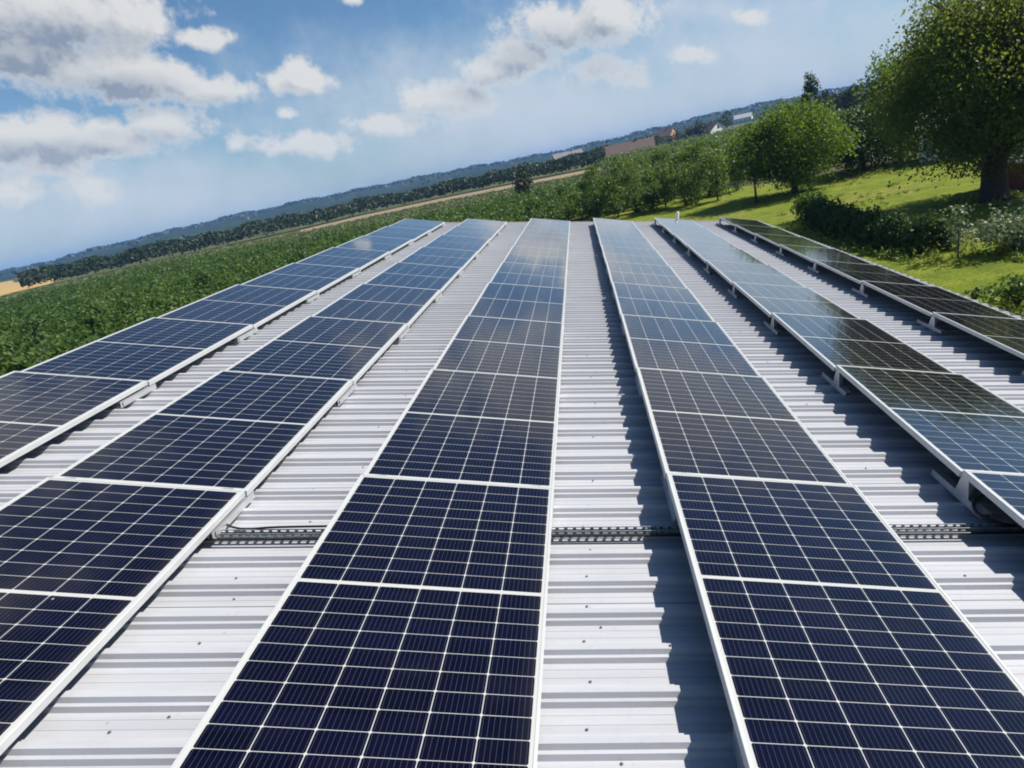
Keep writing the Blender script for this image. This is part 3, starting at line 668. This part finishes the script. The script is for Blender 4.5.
# ------------------------------------------------------------------ solar panels
TH = R(4.94); H0 = .12
XROW = [-2.942, -1.297, .376, 2.017, 3.62, 5.34]
KMIN = [0, -1, -1, -1, -1, 0]
def panel_proto():
    t = empty('solar_panel', (0, 0, 0))
    f_ = MB(); lip = .012; dp = .035; W, L = PW, PL
    o4 = [(0, 0), (W, 0), (W, L), (0, L)]; i4 = [(lip, lip), (W - lip, lip), (W - lip, L - lip), (lip, L - lip)]; j4 = [(.003, .003), (W - .003, .003), (W - .003, L - .003), (.003, L - .003)]
    vs = [(x, y, -.0012) for x, y in o4] + [(x, y, 0) for x, y in [(.0015, .0015), (W - .0015, .0015), (W - .0015, L - .0015), (.0015, L - .0015)]] + [(x, y, 0) for x, y in i4] + [(x, y, -.006) for x, y in i4] + [(x, y, -dp) for x, y in o4] + [(x, y, -dp) for x, y in j4] + [(x, y, -.009) for x, y in j4]
    fs = []
    for a, b in ((0, 4), (4, 8), (8, 12), (16, 0), (20, 16), (24, 20)):
        for i in range(4): fs.append((a + i, a + (i + 1) % 4, b + (i + 1) % 4, b + i))
    f_.add(vs, fs); f_.build('frame', M_FRAME, t)
    MB().box(.004, W - .004, .004, L - .004, -.0072, -.0018).build('cell_sheet', M_CELL, t)
    MB().box(.05, W - .05, L / 2 - .04, L / 2 + .04, -.026, -.0074).build('junction_box', M_BLACK, t)
    return t
ORD = ['first', 'second', 'third', 'fourth', 'fifth', 'sixth', 'seventh', 'eighth', 'ninth', 'tenth']
ROWN = ['the leftmost row', 'the second row from the left', 'the third row from the left', 'the third row from the right', 'the second row from the right', 'the rightmost row']
proto = panel_proto(); first = True
for r_ in range(6):
    for k in range(KMIN[r_], 8):
        o = proto if first else copy_thing(proto); first = False
        o.location = RW(XROW[r_] - PW * math.cos(TH), k * (PL + PGAP) + PGAP / 2, H0 + PW * math.sin(TH))
        dx_, dy_ = (.85, -.3) if (r_, k) == (4, 1) else ((.85, -.2) if (r_, k) == (4, 0) else (random.gauss(.6, .07), random.gauss(0, .13)))   # no two modules sit quite alike
        o.rotation_euler = (R(dx_), SLOPE + TH + R(dy_), 0)
        i = 7 - k
        tag(o, '%s solar panel from the far end of %s' % (ORD[i], ROWN[r_]), 'solar panel', 'solar panels in six rows on the roof')

# ------------------------------------------------------------------ mounting frames under the joints
def mount_proto():
    t = empty('mounting_frame', (0, 0, 0))      # origin on the rib tops under the high edge; z is up from the ribs
    zl_ = H0 + PW * math.sin(TH) - .035 - .039; zr_ = H0 - .035 - .039; wx = PW * math.cos(TH)
    f_ = MB(); f_.box(.015, .085, -.2, .3, 0, .004); f_.box(.028, .032, -.2, .3, .004, .026); f_.box(.068, .072, -.2, .3, .004, .026); f_.box(.028, .072, -.2, .3, .026, .030)
    f_.build('high_foot', M_ALU, t)
    u = MB(); u.prism([(-.06, .030), (.06, .030), (.032, zl_ - .002), (-.032, zl_ - .002)], 'x', .028, .034); u.box(.034, .066, -.026, -.022, .030, zl_ - .004); u.box(.034, .066, .022, .026, .030, zl_ - .004)
    u.build('upright', M_ALU, t)
    f2 = MB(); f2.box(wx - .075, wx - .003, -.34, .09, 0, .004); f2.box(wx - .035, wx - .031, -.34, .09, .004, zr_ - .004); f2.box(wx - .012, wx - .008, -.34, .09, .004, zr_ - .004); f2.box(wx - .035, wx - .008, -.34, .09, zr_ - .004, zr_ - .001)
    f2.build('low_foot', M_ALU, t)
    e_ = MB(); e_.box(wx - .0025, wx - .0005, -.32, .06, .0045, zr_ - .0045); e_.build('low_bracket', M_ALU, t)
    k = (zr_ - zl_) / wx
    cb = MB(); cb.add([(x, y, zl_ + k * x + dz) for x in (.070, wx - .08) for y in (-.02, .02) for dz in (-.034, -.003)], [(0, 1, 3, 2), (4, 6, 7, 5), (0, 4, 5, 1), (2, 3, 7, 6), (0, 2, 6, 4), (1, 5, 7, 3)])
    cb.build('cross_bar', M_ALU, t)
    for x in (.10, wx - .10):
        c_ = MB(); zt = zl_ + k * x + .035
        c_.box(x - .03, x + .03, -.019, .019, zt + .0025, zt + .0065); c_.box(x - .03, x + .03, -.006, .006, zt - .036, zt + .0025); c_.box(x - .007, x + .007, -.007, .007, zt + .0065, zt + .0115)
        c_.build('clamp', M_ALU, t)
    return t
mp = mount_proto(); first = True
for r_ in range(6):
    for k in range(KMIN[r_], 9):
        o = mp if first else copy_thing(mp); first = False
        o.location = RW(XROW[r_] - PW * math.cos(TH), k * (PL + PGAP), .039); o.rotation_euler = (0, SLOPE, 0)
        i = 8 - k
        if k == 8: lb = 'aluminium mounting frame under the far end of ' + ROWN[r_]
        elif k == KMIN[r_]: lb = 'aluminium mounting frame under the nearest panel end of ' + ROWN[r_]
        else: lb = 'aluminium mounting frame under panel joint %s from far end of %s' % (ORD[i - 1], ROWN[r_].replace('the ', '', 1))
        tag(o, lb, 'mounting frame', 'mounting frames under the panel rows')

# ------------------------------------------------------------------ cable tray and cables
ct = empty('cable_tray', RW(-4.0, -.296, .039), (0, SLOPE, 0)); tag(ct, 'perforated galvanised cable tray crossing the roof under the panel rows', 'cable tray')
TW, THH, TL = .042, .019, 9.5
def perforated(fn, w, rows_, pit=.044, slot=.026, sw=.011):
    """a sheet w wide and TL long, pierced by rows_ of slots; fn maps (along, across) to a point"""
    vs = []; fs = []; idx = {}
    xs = [0.0]
    n_ = int(TL / pit)
    ac = [0.0]
    for c_ in rows_: ac += [c_ - sw / 2, c_ + sw / 2]
    ac.append(w)
    al = []
    for i in range(n_): al += [i * pit, i * pit + (pit - slot) / 2, i * pit + (pit + slot) / 2]
    al.append(n_ * pit)
    def V(i, j):
        if (i, j) not in idx: idx[(i, j)] = len(vs); vs.append(fn(al[i], ac[j]))
        return idx[(i, j)]
    for i in range(len(al) - 1):
        for j in range(len(ac) - 1):
            if i % 3 == 1 and j % 2 == 1: continue
            fs.append((V(i, j), V(i + 1, j), V(i + 1, j + 1), V(i, j + 1)))
    return vs, fs
tm = MB()
tm.add(*perforated(lambda a, c_: (a, c_ - TW / 2, .001), TW, (.021,), sw=.015))
tm.build('tray_floor', M_ZINC, ct)
for s_ in (-1, 1):
    tw = MB(); tw.add(*perforated(lambda a, c_: (a, s_ * TW / 2, .001 + c_), THH, (.0095,), sw=.008)); tw.box(0, TL, min(s_ * TW / 2, s_ * (TW / 2 - .006)), max(s_ * TW / 2, s_ * (TW / 2 - .006)), THH + .001, THH + .0025)
    tw.build('tray_side', M_ZINC, ct)
for x in (1.9, 4.9, 7.9):
    MB().box(x - .002, x + .002, -TW / 2 - .002, TW / 2 + .002, .003, THH + .004).build('joint_plate', M_BLACK, ct)
def cable(name, pts_, r_, label):
    cu = [RW(*p) for p in pts_]; o0 = cu[0]; fine = []
    for i in range(len(cu) - 1):
        p0, p1, p2, p3 = cu[max(i - 1, 0)], cu[i], cu[i + 1], cu[min(i + 2, len(cu) - 1)]
        for t_ in (0, .25, .5, .75):
            fine.append(.5 * ((2 * p1) + (p2 - p0) * t_ + (2 * p0 - 5 * p1 + 4 * p2 - p3) * t_ ** 2 + (3 * p1 - p0 - 3 * p2 + p3) * t_ ** 3))
    fine.append(cu[-1])
    o = MB().tube([p - o0 for p in fine], [r_] * len(fine), 7).build(name, M_BLACK, None, True); o.location = o0; return tag(o, label, 'cable')
cable('cable', [(-1.62, -.10, .07), (-1.38, -.18, .062), (-1.22, -.255, .052), (-1.0, -.275, .072), (-.6, -.272, .0735), (-.1, -.276, .072), (.3, -.274, .06)], .006, 'thin black cable running along the tray between second and third rows')
cable('cable', [(2.75, -.02, .09), (2.62, -.10, .075), (2.60, -.20, .06), (2.68, -.28, .055), (2.9, -.33, .045), (3.2, -.33, .045)], .009, 'black cable looping from the mount near the right edge into the tray')
cable('cable', [(-4.0, -.335, .043), (-2.5, -.33, .043), (-1.0, -.34, .043), (.5, -.33, .043), (2.0, -.338, .043), (3.6, -.33, .043), (5.2, -.335, .043)], .007, 'black cable lying lengthwise inside the perforated tray')

# ------------------------------------------------------------------ the air
hz = MB().box(-4200, 4200, -4200, 4200, -9, 48).build('haze', None); tag(hz, kind='stuff')
hm, nt = mat('summer_haze'); hz.data.materials.append(hm)
vo = nt.n('ShaderNodeVolumePrincipled', {'Color': (.26, .50, .95, 1), 'Density': .00022, 'Anisotropy': 0.0})
nt.t.links.new(vo.outputs[0], nt.n('ShaderNodeOutputMaterial').inputs['Volume'])
